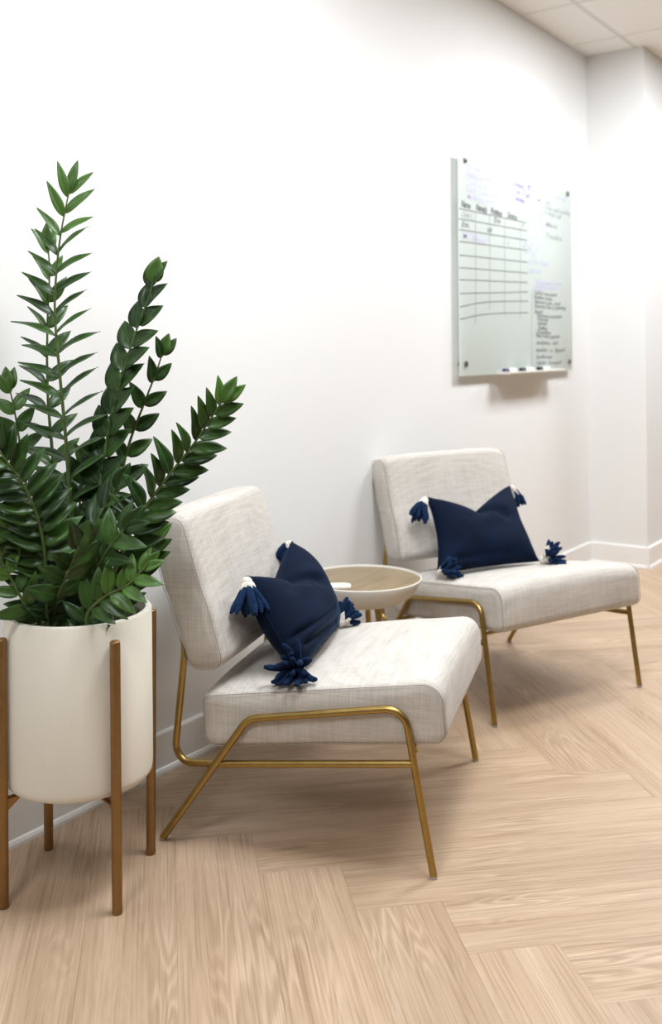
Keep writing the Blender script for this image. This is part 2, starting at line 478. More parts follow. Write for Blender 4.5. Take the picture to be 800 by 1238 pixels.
# ceiling: slab, lay-in tiles and the grid that carries them
ceil = struct('ceiling', MB().box(X0, X1, Y0, 0, CEIL + .02, CEIL + .12), M['ceil'])
TS = 0.603
gx = [4.363 + TS * k for k in range(-12, 9)]; gx = [x for x in gx if X0 < x < X1]
gy = [-0.268 - TS * k for k in range(0, 10)]; gy = [y for y in gy if y > Y0]
ex = [X0] + gx + [X1]; ey = [Y0] + gy[::-1] + [0.0]
def is_light(x0, x1, y0, y1):
    cx, cy = (x0 + x1) / 2, (y0 + y1) / 2
    return any(abs(cx - lx) < 0.62 and abs(cy - ly) < 0.31 for lx, ly, s in SNAP)
SNAP = []
for lx, ly, s in LIGHTS:
    ix = min(gx, key=lambda v: abs(v - lx)); iy = min([y - TS / 2 for y in gy], key=lambda v: abs(v - ly))
    SNAP.append((ix, iy, s))
tile_me = {}
for i in range(len(ex) - 1):
    for j in range(len(ey) - 1):
        x0, x1, y0, y1 = ex[i], ex[i + 1], ey[j], ey[j + 1]
        if is_light(x0, x1, y0, y1): continue
        w_, h_ = x1 - x0 - .022, y1 - y0 - .022
        if w_ <= 0.02 or h_ <= 0.02: continue
        key = (round(w_, 3), round(h_, 3))
        if key not in tile_me:
            o = MB().bevbox(-w_ / 2, w_ / 2, -h_ / 2, h_ / 2, 0.0, 0.016, 0.002).obj('ceiling_tile', M['ceil'], ceil, False); tile_me[key] = o.data
        else:
            o = bpy.data.objects.new('ceiling_tile', tile_me[key]); COL.objects.link(o); o.parent = ceil
        o.location = ((x0 + x1) / 2, (y0 + y1) / 2, CEIL + 0.001)
for x in gx: MB().box(x - .012, x + .012, Y0, 0, CEIL + .003, CEIL + .010).obj('grid_bar', M['bar'], ceil, False)
for y in gy: MB().box(X0, X1, y - .012, y + .012, CEIL + .0025, CEIL + .0095).obj('grid_bar', M['bar'], ceil, False)
MB().box(X0, XE, -.022, 0, CEIL - .001, CEIL + .008).obj('edge_angle', M['trim'], ceil, False)

names = ['over the near chair', 'before the wall corner', 'behind the camera side of the planter', 'over the corridor']
for i, (lx, ly, s) in enumerate(SNAP):
    t = tag(empty('ceiling_light', (lx, ly, CEIL)), 'recessed rectangular white ceiling light, ' + names[i], 'light', 'recessed lights in the tiled ceiling')
    hw, hd = TS - .014, TS / 2 - .014
    fr = MB(); fr.box(-hw, hw, -hd, -hd + .03, 0, .01).box(-hw, hw, hd - .03, hd, 0, .01).box(-hw, -hw + .03, -hd + .03, hd - .03, 0, .01).box(hw - .03, hw, -hd + .03, hd - .03, 0, .01)
    fr.obj('frame', M['trim'], t, False)
    MB().box(-hw + .03, hw - .03, -hd + .03, hd - .03, .004, .012).obj('diffuser', M['diffuser'], t, False)
    ld = bpy.data.lights.new('lamp', 'AREA'); ld.shape = 'RECTANGLE'; ld.size = 2 * hw - .06; ld.size_y = 2 * hd - .06
    ld.energy = LAMP_W * s; ld.color = LAMP_COL
    lo = bpy.data.objects.new('lamp', ld); COL.objects.link(lo); lo.parent = t; lo.location = (0, 0, -0.004)

# ------------------------------------------------------------------ chairs
# local frame: x = width (towards the far side), y = backwards, z = up ; origin = foot of the near front leg
def fy(f): return -f            # profile 'forward' -> local y
SEAT = [(-.552, .351), (-.300, .386), (.020, .429), (.029, .290), (-.270, .260), (-.548, .226)]
BACK = [(-.493, .410), (-.548, .598), (-.603, .776), (-.695, .768), (-.650, .602), (-.588, .404)]
def round_poly(P, rads, seg=5, sub=3):
    out = []; n = len(P)
    for i in range(n):
        p = Vector((*P[i], 0)); a = Vector((*P[i - 1], 0)); b = Vector((*P[(i + 1) % n], 0))
        da, db = (a - p).normalized(), (b - p).normalized(); ang = da.angle(db)
        if rads[i] <= 0 or ang > R(176): out.append((p.x, p.y)); continue
        d = min(rads[i] / math.tan(ang / 2), (a - p).length * .45, (b - p).length * .45)
        rr = d * math.tan(ang / 2); cen = p + (da + db).normalized() * (rr / math.sin(ang / 2))
        v0, v1 = p + da * d - cen, p + db * d - cen
        tot = v0.angle(v1); ax = v0.cross(v1).normalized()
        for k in range(seg + 1):
            q = cen + Matrix.Rotation(tot * k / seg, 3, ax) @ v0; out.append((q.x, q.y))
    # resample long runs
    res = []
    for i in range(len(out)):
        a, b = Vector(out[i]), Vector(out[(i + 1) % len(out)])
        k = max(1, int((b - a).length / 0.03))
        for t in range(k): res.append(tuple(a.lerp(b, t / k)))
    return res
def inset_poly(P, d):
    n = len(P); cx = sum(p[0] for p in P) / n; cy = sum(p[1] for p in P) / n
    A = sum(P[i][0] * P[(i + 1) % n][1] - P[(i + 1) % n][0] * P[i][1] for i in range(n)); sg = 1 if A > 0 else -1
    out = []
    for i in range(n):
        a = Vector(P[i - 1]); b = Vector(P[(i + 1) % n]); t = (b - a)
        if t.length < 1e-9: out.append(P[i]); continue
        t.normalize(); nrm = Vector((-t.y, t.x)) * sg
        out.append((P[i][0] + nrm.x * d, P[i][1] + nrm.y * d))
    return out
def cushion_slab(P, x0, x1, crown, crown_dir, seed):
    """padded slab: boxed side panels meeting the face panel at a seam, crowned middle"""
    cen = Vector((sum(p[0] for p in P) / len(P), sum(p[1] for p in P) / len(P)))
    stations = []
    W = x1 - x0
    side = [(0.0, None, .5), (0.001, None, .25), (0.003, None, .1), (.005, .006, 0), (.010, .001, 0), (.018, -.0015, 0), (.030, -.002, 0)]
    ss = [(x0 + a, b, s) for a, b, s in side]
    nmid = 16
    for k in range(1, nmid): ss.append((x0 + .03 + (W - .06) * k / nmid, -.002, 0))
    ss += [(x1 - a, b, s) for a, b, s in reversed(side)]
    rg = []
    for x, ins, shrink in ss:
        base = inset_poly(P, .007) if ins is None else inset_poly(P, ins)
        if ins is None: base = [tuple(cen.lerp(Vector(p), 1 - shrink * .9)) for p in base]
        u = max(0, min(1, (x - x0) / W)); c = (math.sin(PI * u)) ** .6 * crown if ins is not None else 0
        ring = []; sag = .016 * abs(2 * u - 1) ** 7 if crown > .012 else .006 * abs(2 * u - 1) ** 7
        for f, z in base:
            d = (Vector((f, z)) - cen).dot(Vector(crown_dir)); kf = max(0, min(1, d * 22))
            wob = mnoise.noise(Vector((x * 5 + seed, f * 6, z * 6))) * .0035 * kf
            ring.append(Vector((x, fy(f + crown_dir[0] * (c * kf + wob)), z + crown_dir[1] * (c * kf + wob) - (sag if z > cen.y else 0))))
        rg.append(ring)
    return MB().rings(rg)
SEATP = round_poly(SEAT, [.020, 0, .042, .030, 0, .030], 8)
BACKP = round_poly(BACK, [.030, 0, .028, .034, 0, .034], 8)

def make_chair(W, label, seat_far, back_far):
    t = tag(empty('slipper_chair'), label, 'chair')
    seat = cushion_slab(SEATP, .010, seat_far, .010, (-.137, .99), 1.3).obj('seat', M['linen'], t, auto=None)
    back = cushion_slab(BACKP, .012, back_far, .016, (.95, .31), 7.7).obj('backrest', M['linen'], t, auto=None)
    for prof, par, far in ((SEATP, seat, seat_far), (BACKP, back, back_far)):
        for x in (.0145, far - .0045):
            pp = inset_poly(prof, .0015)
            zc = sum(p[1] for p in prof) / len(prof); sg_ = .012 if prof is BACKP else .0045
            V = [Vector((x, fy(f), z - (sg_ if z > zc else 0))) for f, z in pp]
            MB().tube(V + [V[0]], .0009, 6).obj('seam_piping', M['piping'], par)
    r = .0085
    for x, sx in ((0, 1), (W, -1)):
        pts = fillet([(x, 0, 0.006), (x, fy(-.062), .368), (x, fy(-.432), .308), (x, fy(-.650), .006)], [.045, .06], 10)
        MB().tube(pts, r, 14).obj('side_frame', M['brass'], t)
        xi = x
        pts = fillet([(xi, fy(-.044), .246), (xi + sx * .004, fy(-.505), .194), (xi + sx * .018, fy(-.628), .180), (xi + sx * .020, fy(-.600), .435), (xi + sx * .045, fy(-.612), .52)], [.01, .04, .042, .02], 8)
        MB().tube(pts, r, 14).obj('back_support', M['brass'], t)
        for f in (0, -.650):
            MB().lathe([(.007, 0), (.0085, .001), (.0085, .006), (.006, .007)], x, fy(f), 14).obj('foot_glide', M['rubber'], t)
    # cross bars under the seat
    MB().tube([(0, fy(-.038), .276), (.02, fy(-.045), .275), (W - .02, fy(-.045), .275), (W, fy(-.038), .276)], .0055, 10).obj('cross_bar', M['brass'], t)
    MB().tube([(0, fy(-.502), .218), (W, fy(-.502), .218)], .0055, 10).obj('cross_bar', M['brass'], t)
    return t
def place(t, loc, deg):
    # local +x -> world angle deg ; local +y (backwards) is +90 from it
    t.location = loc; t.rotation_euler = (0, 0, R(deg)); return t
A1, D1, W1 = Vector((1.897, -.892, 0)), 19.0, .645
A2, D2, W2 = Vector((2.764, -.616, 0)), -22.5, .65
place(make_chair(W1, 'near oatmeal linen armless chair on brass tube legs, beside the planter', .600, .560), A1, D1)
place(make_chair(W2, 'farther oatmeal linen armless chair on brass tube legs, under the glass board', .632, .590), A2, D2)

def chair_pt(A, deg, s, f, z):
    a = R(deg); sv = Vector((math.cos(a), math.sin(a), 0)); fv = Vector((sv.y, -sv.x, 0))
    return A + sv * s + fv * f + Vector((0, 0, z))

# ------------------------------------------------------------------ cushions
def strand(par, p0, d, length, droop, rad, mat, rg, name='yarn_strand', floor_z=None):
    pts = []; p = Vector(p0); v = Vector(d).normalized()
    n = 7; curl = Vector((rg.uniform(-1, 1), rg.uniform(-1, 1), rg.uniform(-1, 1))) * .12
    for k in range(n):
        pts.append(p.copy())
        p = p + v * (length / (n - 1)); v = (v + Vector((0, 0, -droop)) + curl).normalized()
        if floor_z is not None:
            zmin = floor_z(p) + rad
            if p.z < zmin: p.z = zmin; v.z = max(v.z, 0)
    rs = [rad * .7, rad * .95, rad * 1.06, rad, rad * 1.08, rad * 1.0, rad * .55]
    return MB().tube(pts, rs, 8).obj(name, mat, par)

def tassel(par, p, d, n, length, spread, droop, seed, mat, floor_z=None, knot=.011, white=.45):
    """par: cushion empty; p: corner; d: direction the tassel points"""
    rg = random.Random(seed); d = Vector(d).normalized()
    a = d.orthogonal().normalized(); b = d.cross(a)
    t = empty('tassel', (0, 0, 0)); t.parent = par
    kc = Vector(p) + d * knot * 1.1
    MB().lathe([(knot * math.sin(PI * k / 8) + 1e-4, -knot * 1.05 * math.cos(PI * k / 8)) for k in range(9)], 0, 0, 14)
    kb = MB(); rgk = []
    for k in range(9):
        th = PI * k / 8
        rgk.append([kc + d * (-knot * 1.1 * math.cos(th)) + (a * math.cos(2 * PI * j / 14) + b * math.sin(2 * PI * j / 14)) * (knot * math.sin(th) + 1e-4) for j in range(14)])
    kb.rings(rgk).obj('wrapped_knot', M['white_yarn'], t)
    for i in range(n):
        ph = 2.399 * i; rr = math.sqrt((i + .5) / n)
        dd = (d + (a * math.cos(ph) + b * math.sin(ph)) * spread * rr + Vector((rg.uniform(-.1, .1), rg.uniform(-.1, .1), rg.uniform(-.1, .1)))).normalized()
        st = kc + d * knot * .5 + (a * math.cos(ph) + b * math.sin(ph)) * knot * .55 * rr
        strand(t, st, dd, length * rg.uniform(.8, 1.12), droop, rg.uniform(.0062, .0076), mat, rg, floor_z=floor_z)
        if rr > .45 and rg.random() < .8:
            strand(t, kc + (a * math.cos(ph + .2) + b * math.sin(ph + .2)) * knot * .6, dd, length * white * rg.uniform(.7, 1.1), droop, .0052, M['white_yarn'], rg, 'cream_strand', floor_z=floor_z)
    return t

def cushion(label, BL, BR, TR, TL, T, dip, dip_u, nrm, creases, seed, backk=.6, bow=(0, 0)):
    """corners in world space; T thickness; dip = depth of the pinch in the top edge; creases = list of (u0,v0,u1,v1,width,depth)"""
    base = (BL + BR) / 2
    t = tag(empty('throw_pillow', (0, 0, 0)), label, 'cushion')
    nrm = nrm.normalized(); n = 48
    def surf(u, v, side):
        p = BL.lerp(BR, u).lerp(TL.lerp(TR, u), v)
        e = (BR - BL).normalized(); w_ = (TL - BL).normalized()
        # edges pull in between the pointed corners
        pin = .055
        k = math.sin(PI * v) * (2 * u - 1) * pin * (BR - BL).length
        p = p - e * k * abs(2 * u - 1) ** .5
        kb = math.sin(PI * u) * pin * .35 * (TL - BL).length
        p = p + w_ * kb * (1 - v)
        # pinch in the top edge: a V between the two raised corners
        vv = (1 - abs(u - dip_u) / (dip_u if u < dip_u else 1 - dip_u)) ** 1.25 if 0 < u < 1 else 0
        p = p - w_ * dip * vv * v ** 2.2
        x = abs(2 * u - 1); y = abs(2 * v - 1)
        th = T * max(0, 1 - x ** 2.6) ** .55 * max(0, 1 - y ** 2.6) ** .55
        off = th * (1 if side > 0 else backk)
        p = p - e * bow[0] * (1 - u) ** 2 * math.sin(PI * min(1, v * 1.1)) ** 1.0
        if side > 0:
            for u0, v0, u1, v1, wd, dp in creases:
                d0 = Vector((u1 - u0, v1 - v0)); q = Vector((u - u0, v - v0)); tt = max(0, min(1, q.dot(d0) / d0.length_squared))
                ds = (q - d0 * tt).length
                off -= dp * math.exp(-(ds / wd) ** 2) * (1 - tt * .55) * min(1, th / (T * .25))
            off += mnoise.noise(Vector((u * 3 + seed, v * 3, 0))) * .008 * min(1, th / (T * .3))
            off = max(off, .0005 * min(1, th * 50))
        return p + nrm * off * side
    V = []; Fc = []
    for side in (1, -1):
        for i in range(n + 1):
            for j in range(n + 1): V.append(surf(j / n, i / n, side))
    m_ = (n + 1) * (n + 1)
    for i in range(n):
        for j in range(n):
            a = i * (n + 1) + j; q = (a, a + 1, a + n + 2, a + n + 1)
            Fc.append(q); Fc.append(tuple(x + m_ for x in reversed(q)))
    me = bpy.data.meshes.new('cover'); me.from_pydata([tuple(v) for v in V], [], Fc)
    bm = bmesh.new(); bm.from_mesh(me); bmesh.ops.remove_doubles(bm, verts=bm.verts, dist=0.0004); bmesh.ops.recalc_face_normals(bm, faces=bm.faces); bm.to_mesh(me); bm.free()
    me.polygons.foreach_set('use_smooth', [True] * len(me.polygons)); me.materials.append(M['velvet'])
    o = bpy.data.objects.new('cover', me); COL.objects.link(o); o.parent = t
    # seam bead along the edge
    edge = [surf(k / 30, 0, 1) for k in range(31)] + [surf(1, k / 30, 1) for k in range(1, 31)] + [surf(1 - k / 30, 1, 1) for k in range(1, 31)] + [surf(0, 1 - k / 30, 1) for k in range(1, 31)]
    MB().tube(edge, .0022, 6).obj('edge_seam', M['velvet'], t)
    return t, surf

def seat_z(A, deg):
    a = R(deg); sv = Vector((math.cos(a), math.sin(a), 0)); fv = Vector((sv.y, -sv.x, 0))
    def fz(p):
        f = (p - A).dot(fv)
        if f > .0: return 0
        return .352 + (f + .547) * .1333 + .008
    return fz

P1 = lambda s, f, z: chair_pt(A1, D1, s, f, z)
P2 = lambda s, f, z: chair_pt(A2, D2, s, f, z)
n1 = (P1(0, 1, .55) - P1(0, 0, 0))
c1BL, c1BR, c1TR, c1TL = P1(.075, -.330, .402), P1(.490, -.352, .398), P1(.500, -.490, .622), P1(.128, -.484, .606)
cu1, s1 = cushion('navy velvet cushion with yarn tassels on the near chair', c1BL, c1BR, c1TR, c1TL, .085, .085, .40, n1,
    [(.42, 1.0, .62, .60, .055, .042), (.40, .95, .20, .74, .07, .018), (.10, .18, .65, .12, .030, .016), (.05, .30, .60, .27, .028, .014)], 2.0, .85, (.03, -.05))
fz1 = seat_z(A1, D1); fz2 = seat_z(A2, D2)
tassel(cu1, c1TL, P1(-.30, .30, -.9) - P1(0, 0, 0), 22, .074, .78, .16, 11, M['yarn'], knot=.014, white=.28)
tassel(cu1, c1BL + Vector((0, 0, .006)), P1(-.75, -.05, .22) - P1(0, 0, 0), 24, .066, 1.6, .08, 12, M['yarn_dark'], fz1, knot=.011, white=.3)
tassel(cu1, c1BR, P1(.8, .3, .55) - P1(0, 0, 0), 20, .056, .95, .03, 13, M['yarn'], fz1, knot=.012, white=.45)
tassel(cu1, c1TR, P1(.15, -.55, -.6) - P1(0, 0, 0), 16, .055, .5, .2, 14, M['yarn_dark'], knot=.009, white=.2)

n2 = (P2(.25, 1, .55) - P2(0, 0, 0))
c2BL, c2BR, c2TR, c2TL = P2(.035, -.322, .405), P2(.415, -.235, .418), P2(.470, -.440, .652), P2(.105, -.470, .638)
cu2, s2 = cushion('navy velvet cushion with yarn tassels on the farther chair', c2BL, c2BR, c2TR, c2TL, .07, .092, .50, n2,
    [(.50, 1.0, .72, .60, .06, .028), (.50, .9, .30, .66, .08, .014), (.15, .12, .7, .10, .04, .010)], 9.0)
tassel(cu2, c2TL, P2(-.6, .15, -.7) - P2(0, 0, 0), 20, .074, .6, .15, 21, M['yarn'], knot=.014, white=.30)
tassel(cu2, c2BL, P2(.45, .8, .45) - P2(0, 0, 0), 20, .068, .9, .02, 22, M['yarn'], fz2, knot=.012, white=.35)
tassel(cu2, c2BR, P2(.75, .85, .30) - P2(0, 0, 0), 24, .072, 1.6, .01, 23, M['yarn'], fz2, knot=.016, white=.6)
tassel(cu2, c2TR, P2(.7, -.05, -.75) - P2(0, 0, 0), 14, .066, .5, .2, 24, M['yarn'], knot=.012, white=.5)

# ------------------------------------------------------------------ side table
TX, TY, TZ = 2.605, -.240, .440
t = tag(empty('side_table', (TX, TY, 0)), 'small round side table with wood top and white bowl rim, between the chairs', 'table')
MB().lathe([(.050, TZ - .082), (.085, TZ - .079), (.125, TZ - .068), (.160, TZ - .045), (.180, TZ - .018), (.1865, TZ - .002), (.1868, TZ + .002), (.1835, TZ + .003), (.1815, TZ - .001), (.1810, TZ - .006)], n=80, cap1=False).obj('bowl_rim', M['bowl'], t)
MB().lathe([(.1808, TZ - .012), (.1808, TZ - .004), (.1795, TZ - .003), (.001, TZ - .003)], n=80).obj('tabletop', M['table_wood'], t)
for k in range(3):
    a = R(20 + 120 * k)
    MB().tube([(math.cos(a) * .060, math.sin(a) * .060, TZ - .079), (math.cos(a) * .13, math.sin(a) * .13, 0.002)], .009, 12).obj('leg', M['brass'], t)
tp = tag(empty('coaster', (2.470, -.237, TZ - .003)), 'small white slab with rounded ends lying on the side table', 'coaster')
L_, W_, rr = .042, .026, .020
out = []
for cx, cy, a0 in ((L_ - rr, W_ - rr, 0), (-L_ + rr, W_ - rr, 90), (-L_ + rr, -W_ + rr, 180), (L_ - rr, -W_ + rr, 270)):
    for k in range(7): a = R(a0 + 15 * k); out.append((cx + rr * math.cos(a), cy + rr * math.sin(a)))
MB().rings([[Vector((x * s, y * s, z)) for x, y in out] for s, z in ((.96, 0), (1, .0015), (1, .006), (.97, .0075))]).obj('body', M['white'], tp)
MB().rings([[Vector((x * s, y * s, z)) for x, y in out] for s, z in ((.93, .0077), (.93, .0083), (.90, .0085))]).obj('lid_panel', M['white'], tp)
tp.rotation_euler = (0, 0, R(-52))

# ------------------------------------------------------------------ planter on its stand, with the plant
PX, PY, PR = 1.456, -.255, .1585
pl = tag(empty('plant_pot', (PX, PY, 0)), 'cream textured cylinder planter standing in the bronze legged stand', 'planter')
zb, zt = .231, .596
prof = [(.100, zb), (.142, zb + .0005), (.152, zb + .004), (.1570, zb + .010), (PR - .0006, zb + .019), (PR, zb + .030), (PR, zt - .004), (PR - .003, zt), (PR - .013, zt), (PR - .016, zt - .004)]
MB().lathe(prof + [(PR - .017, zt - .03)], n=96, cap1=False).obj('shell', M['pot'], pl)
MB().lathe([(PR - .0165, zt - .020), (PR - .018, zt - .05), (PR - .02, zt - .09), (.001, zt - .091)], n=64, cap0=False).obj('inner_liner', M['potin'], pl)
so = MB(); rgs = []
for i in range(9):
    rr_ = (PR - .021) * (1 - i / 8) + .0005
    rgs.append([Vector((rr_ * math.cos(2 * PI * j / 48), rr_ * math.sin(2 * PI * j / 48), zt - .055 + .012 * mnoise.noise(Vector((rr_ * 30 * math.cos(2 * PI * j / 48), rr_ * 30 * math.sin(2 * PI * j / 48), 3))))) for j in range(48)])
so.rings(rgs, False, True).obj('soil', M['soil'], pl)
st = tag(empty('planter_stand', (PX, PY, 0)), 'bronze metal four legged stand holding the cream planter', 'plant stand')
for k in range(4):
    a = R(-15.5 + 90 * k); cx, cy = math.cos(a) * .1725, math.sin(a) * .1725
    top = 1.045 if k == 0 else 1.0
    MB().rings([[Vector((cx * (1 + (top - 1) * z / .56) + r_ * math.cos(2 * PI * j / 24), cy * (1 + (top - 1) * z / .56) + r_ * math.sin(2 * PI * j / 24), z)) for j in range(24)] for r_, z in [(.0085, .004), (.0105, .006), (.0110, .556), (.0105, .561), (.0085, .563), (.001, .564)]]).obj('leg', M['bronze'], st)
    MB().lathe([(.0075, 0), (.0108, .0015), (.0112, .010), (.0105, .012)], cx, cy, 24).obj('foot_cap', M['bronze'], st)
    ux = Vector((math.cos(a), math.sin(a), 0)); uy = Vector((-ux.y, ux.x, 0))
    rg_ = [[ux * r_ + uy * s_y + Vector((0, 0, z)) for r_, z in ((.163, .230), (.163, .200), (.128, .226), (.128, .230))] for s_y in (-.002, .002)]
    MB().rings(rg_).obj('corner_bracket', M['bronze'], st, False)
for k in (0, 1):
    Mx = Matrix.Rotation(R(-15.5 + 90 * k), 4, 'Z')
    z0 = .2255 - .0045 * k
    MB().box(-.166, .166, -.008, .008, z0 - .002, z0 + .002, Mx).obj('cross_bar', M['bronze'], st, False)

FR = {
'F1':[(1.438,-0.230,0.579),(1.447,-0.243,0.752),(1.442,-0.236,0.952),(1.433,-0.224,1.134),(1.429,-0.217,1.262),(1.435,-0.225,1.389),(1.444,-0.239,1.480),(1.449,-0.246,1.516)],
'F1b':[(1.460,-0.158,0.582),(1.466,-0.166,0.834),(1.458,-0.155,1.059),(1.458,-0.155,1.209),(1.455,-0.168,1.339),(1.453,-0.166,1.395)],
'F2':[(1.487,-0.265,0.592),(1.481,-0.291,0.806),(1.492,-0.307,0.951),(1.511,-0.333,1.088),(1.531,-0.360,1.197),(1.549,-0.386,1.278),(1.554,-0.394,1.314)],
'F3':[(1.528,-0.254,0.581),(1.546,-0.278,0.815),(1.563,-0.302,0.945),(1.578,-0.341,1.048),(1.593,-0.362,1.113),(1.601,-0.373,1.154)],
'F4':[(1.448,-0.331,0.586),(1.467,-0.358,0.689),(1.496,-0.398,0.796),(1.532,-0.449,0.884),(1.569,-0.500,0.963),(1.595,-0.537,1.029),(1.603,-0.549,1.052)],
'F5':[(1.350,-0.279,0.601),(1.336,-0.293,0.740),(1.313,-0.296,0.830),(1.275,-0.294,0.902),(1.235,-0.290,0.956),(1.216,-0.280,0.990)],
'F6':[(1.390,-0.198,0.590),(1.361,-0.209,0.726),(1.319,-0.201,0.812),(1.280,-0.180,0.876)],
'F7':[(1.442,-0.132,0.582),(1.439,-0.111,0.796),(1.429,-0.097,0.928),(1.415,-0.094,1.022),(1.408,-0.085,1.078)],
'F8':[(1.386,-0.364,0.599),(1.386,-0.381,0.618),(1.390,-0.422,0.642),(1.408,-0.464,0.659),(1.425,-0.488,0.683)],
'F9':[(1.339,-0.263,0.598),(1.305,-0.267,0.626),(1.285,-0.256,0.667),(1.263,-0.243,0.713)],
'F10':[(1.536,-0.299,0.573),(1.560,-0.315,0.639),(1.577,-0.340,0.700),(1.586,-0.352,0.732)],
'F11':[(1.451,-0.248,0.588),(1.442,-0.287,0.703),(1.447,-0.329,0.796),(1.463,-0.369,0.868)],
'F12':[(1.402,-0.266,0.598),(1.373,-0.278,0.697),(1.322,-0.274,0.775),(1.273,-0.257,0.798)],
'F13':[(1.476,-0.232,0.571),(1.478,-0.217,0.689),(1.490,-0.217,0.798),(1.502,-0.233,0.910)],
'F14':[(1.421,-0.310,0.595),(1.407,-0.359,0.683),(1.404,-0.408,0.750),(1.418,-0.443,0.794)],
'F15':[(1.458,-0.155,0.577),(1.430,-0.133,0.669),(1.397,-0.104,0.746),(1.365,-0.075,0.803)],
'F16':[(1.372,-0.275,0.595),(1.360,-0.310,0.660),(1.346,-0.360,0.721),(1.343,-0.390,0.767)],
}
# name: (pairs, leaf length, width ratio, lift angle from stem, twist toward 'flat-on-edge', start fraction, roll of the leaf rank, young tips)
FP = {
 'F1': (19, .106, .27, 57, 62, .14, 0, 4), 'F1b': (12, .088, .36, 48, 40, .20, 50, 3), 'F2': (13, .086, .60, 40, 10, .22, -32, 1),
 'F3': (8, .074, .48, 42, 25, .30, 30, 1), 'F4': (16, .092, .42, 52, 42, .18, 28, 2), 'F5': (14, .092, .42, 62, 50, .20, 20, 1),
 'F6': (8, .088, .45, 55, 30, .2, 25, 0), 'F7': (9, .078, .48, 50, 35, .25, 10, 3), 'F8': (8, .076, .42, 55, 40, .15, -20, 5),
 'F9': (6, .082, .38, 50, 35, .1, 15, 3), 'F10': (6, .074, .46, 38, 20, .25, 0, 2), 'F11': (7, .092, .46, 55, 35, .2, -45, 0),
 'F12': (7, .094, .48, 55, 30, .2, 35, 0), 'F13': (8, .088, .48, 50, 30, .2, 15, 0), 'F14': (7, .094, .48, 58, 35, .15, -35, 0),
 'F15': (6, .086, .48, 52, 30, .2, 20, 0), 'F16': (6, .092, .48, 58, 30, .1, 45, 0),
}
def leaf_mesh(wr, variant):
    """unit leaf: midrib along +x, folded and arched a little; slightly thick"""
    V = []; Fc = []; nx, ny = 10, 4
    for side in (0, 1):
        for i in range(nx + 1):
            t_ = i / nx
            hw = wr * .5 * (math.sin(PI * t_ ** .82) ** .75) * (1 - .25 * t_) * 1.12 if 0 < t_ < 1 else .006
            for j in range(-ny // 2, ny // 2 + 1):
                y = hw * j / (ny / 2)
                z = -.13 * (1 + .5 * variant) * t_ ** 2 + .30 * abs(y) + .012 * math.sin(t_ * 9 + j) - (.012 if side else 0) * (1 - abs(j) / (ny / 2) * .8)
                V.append((t_, y, z))
    row = ny + 1; mm = row * (nx + 1)
    for i in range(nx):
        for j in range(ny):
            a = i * row + j; Fc.append((a, a + 1, a + row + 1, a + row)); Fc.append((a + mm, a + row + mm, a + row + 1 + mm, a + 1 + mm))
    for i in range(nx):
        for j in (0, ny):
            a = i * row + j; Fc.append((a, a + row, a + row + mm, a + mm))
    me = bpy.data.meshes.new('leaf'); me.from_pydata(V, [], Fc)
    bm = bmesh.new(); bm.from_mesh(me); bmesh.ops.recalc_face_normals(bm, faces=bm.faces); bm.to_mesh(me); bm.free()
    me.polygons.foreach_set('use_smooth', [True] * len(me.polygons)); me.materials.append(M['leaf'])
    return me
plant = tag(empty('zamioculcas_plant', (PX, PY, zt - .05)), 'tall leafy green plant with glossy pinnate fronds, growing in the cream planter', 'plant')
plant.name = 'potted_plant'
LM = {}
view = -fwd
def add_leaf(par, p, d, nrm, length, wr, young, inv):
    d = d.normalized(); nrm = (nrm - d * nrm.dot(d)).normalized(); y = nrm.cross(d)
    tip = p + d * length
    if tip.y > -.02:
        d = (d + Vector((0, -(tip.y + .02) / length - .05, 0))).normalized(); nrm = (nrm - d * nrm.dot(d)).normalized(); y = nrm.cross(d)
    key = (round(wr, 2), rnd.randint(0, 2))
    if key not in LM: LM[key] = leaf_mesh(*key)
    o = bpy.data.objects.new('leaf', LM[key]); COL.objects.link(o); o.parent = par
    mt = Matrix((d * length, y * length, nrm * length)).transposed().to_4x4(); mt.translation = p
    o.matrix_local = inv @ mt
    o['young'] = float(young)
inv_p = Matrix.Translation(-Vector((PX, PY, zt - .05)))
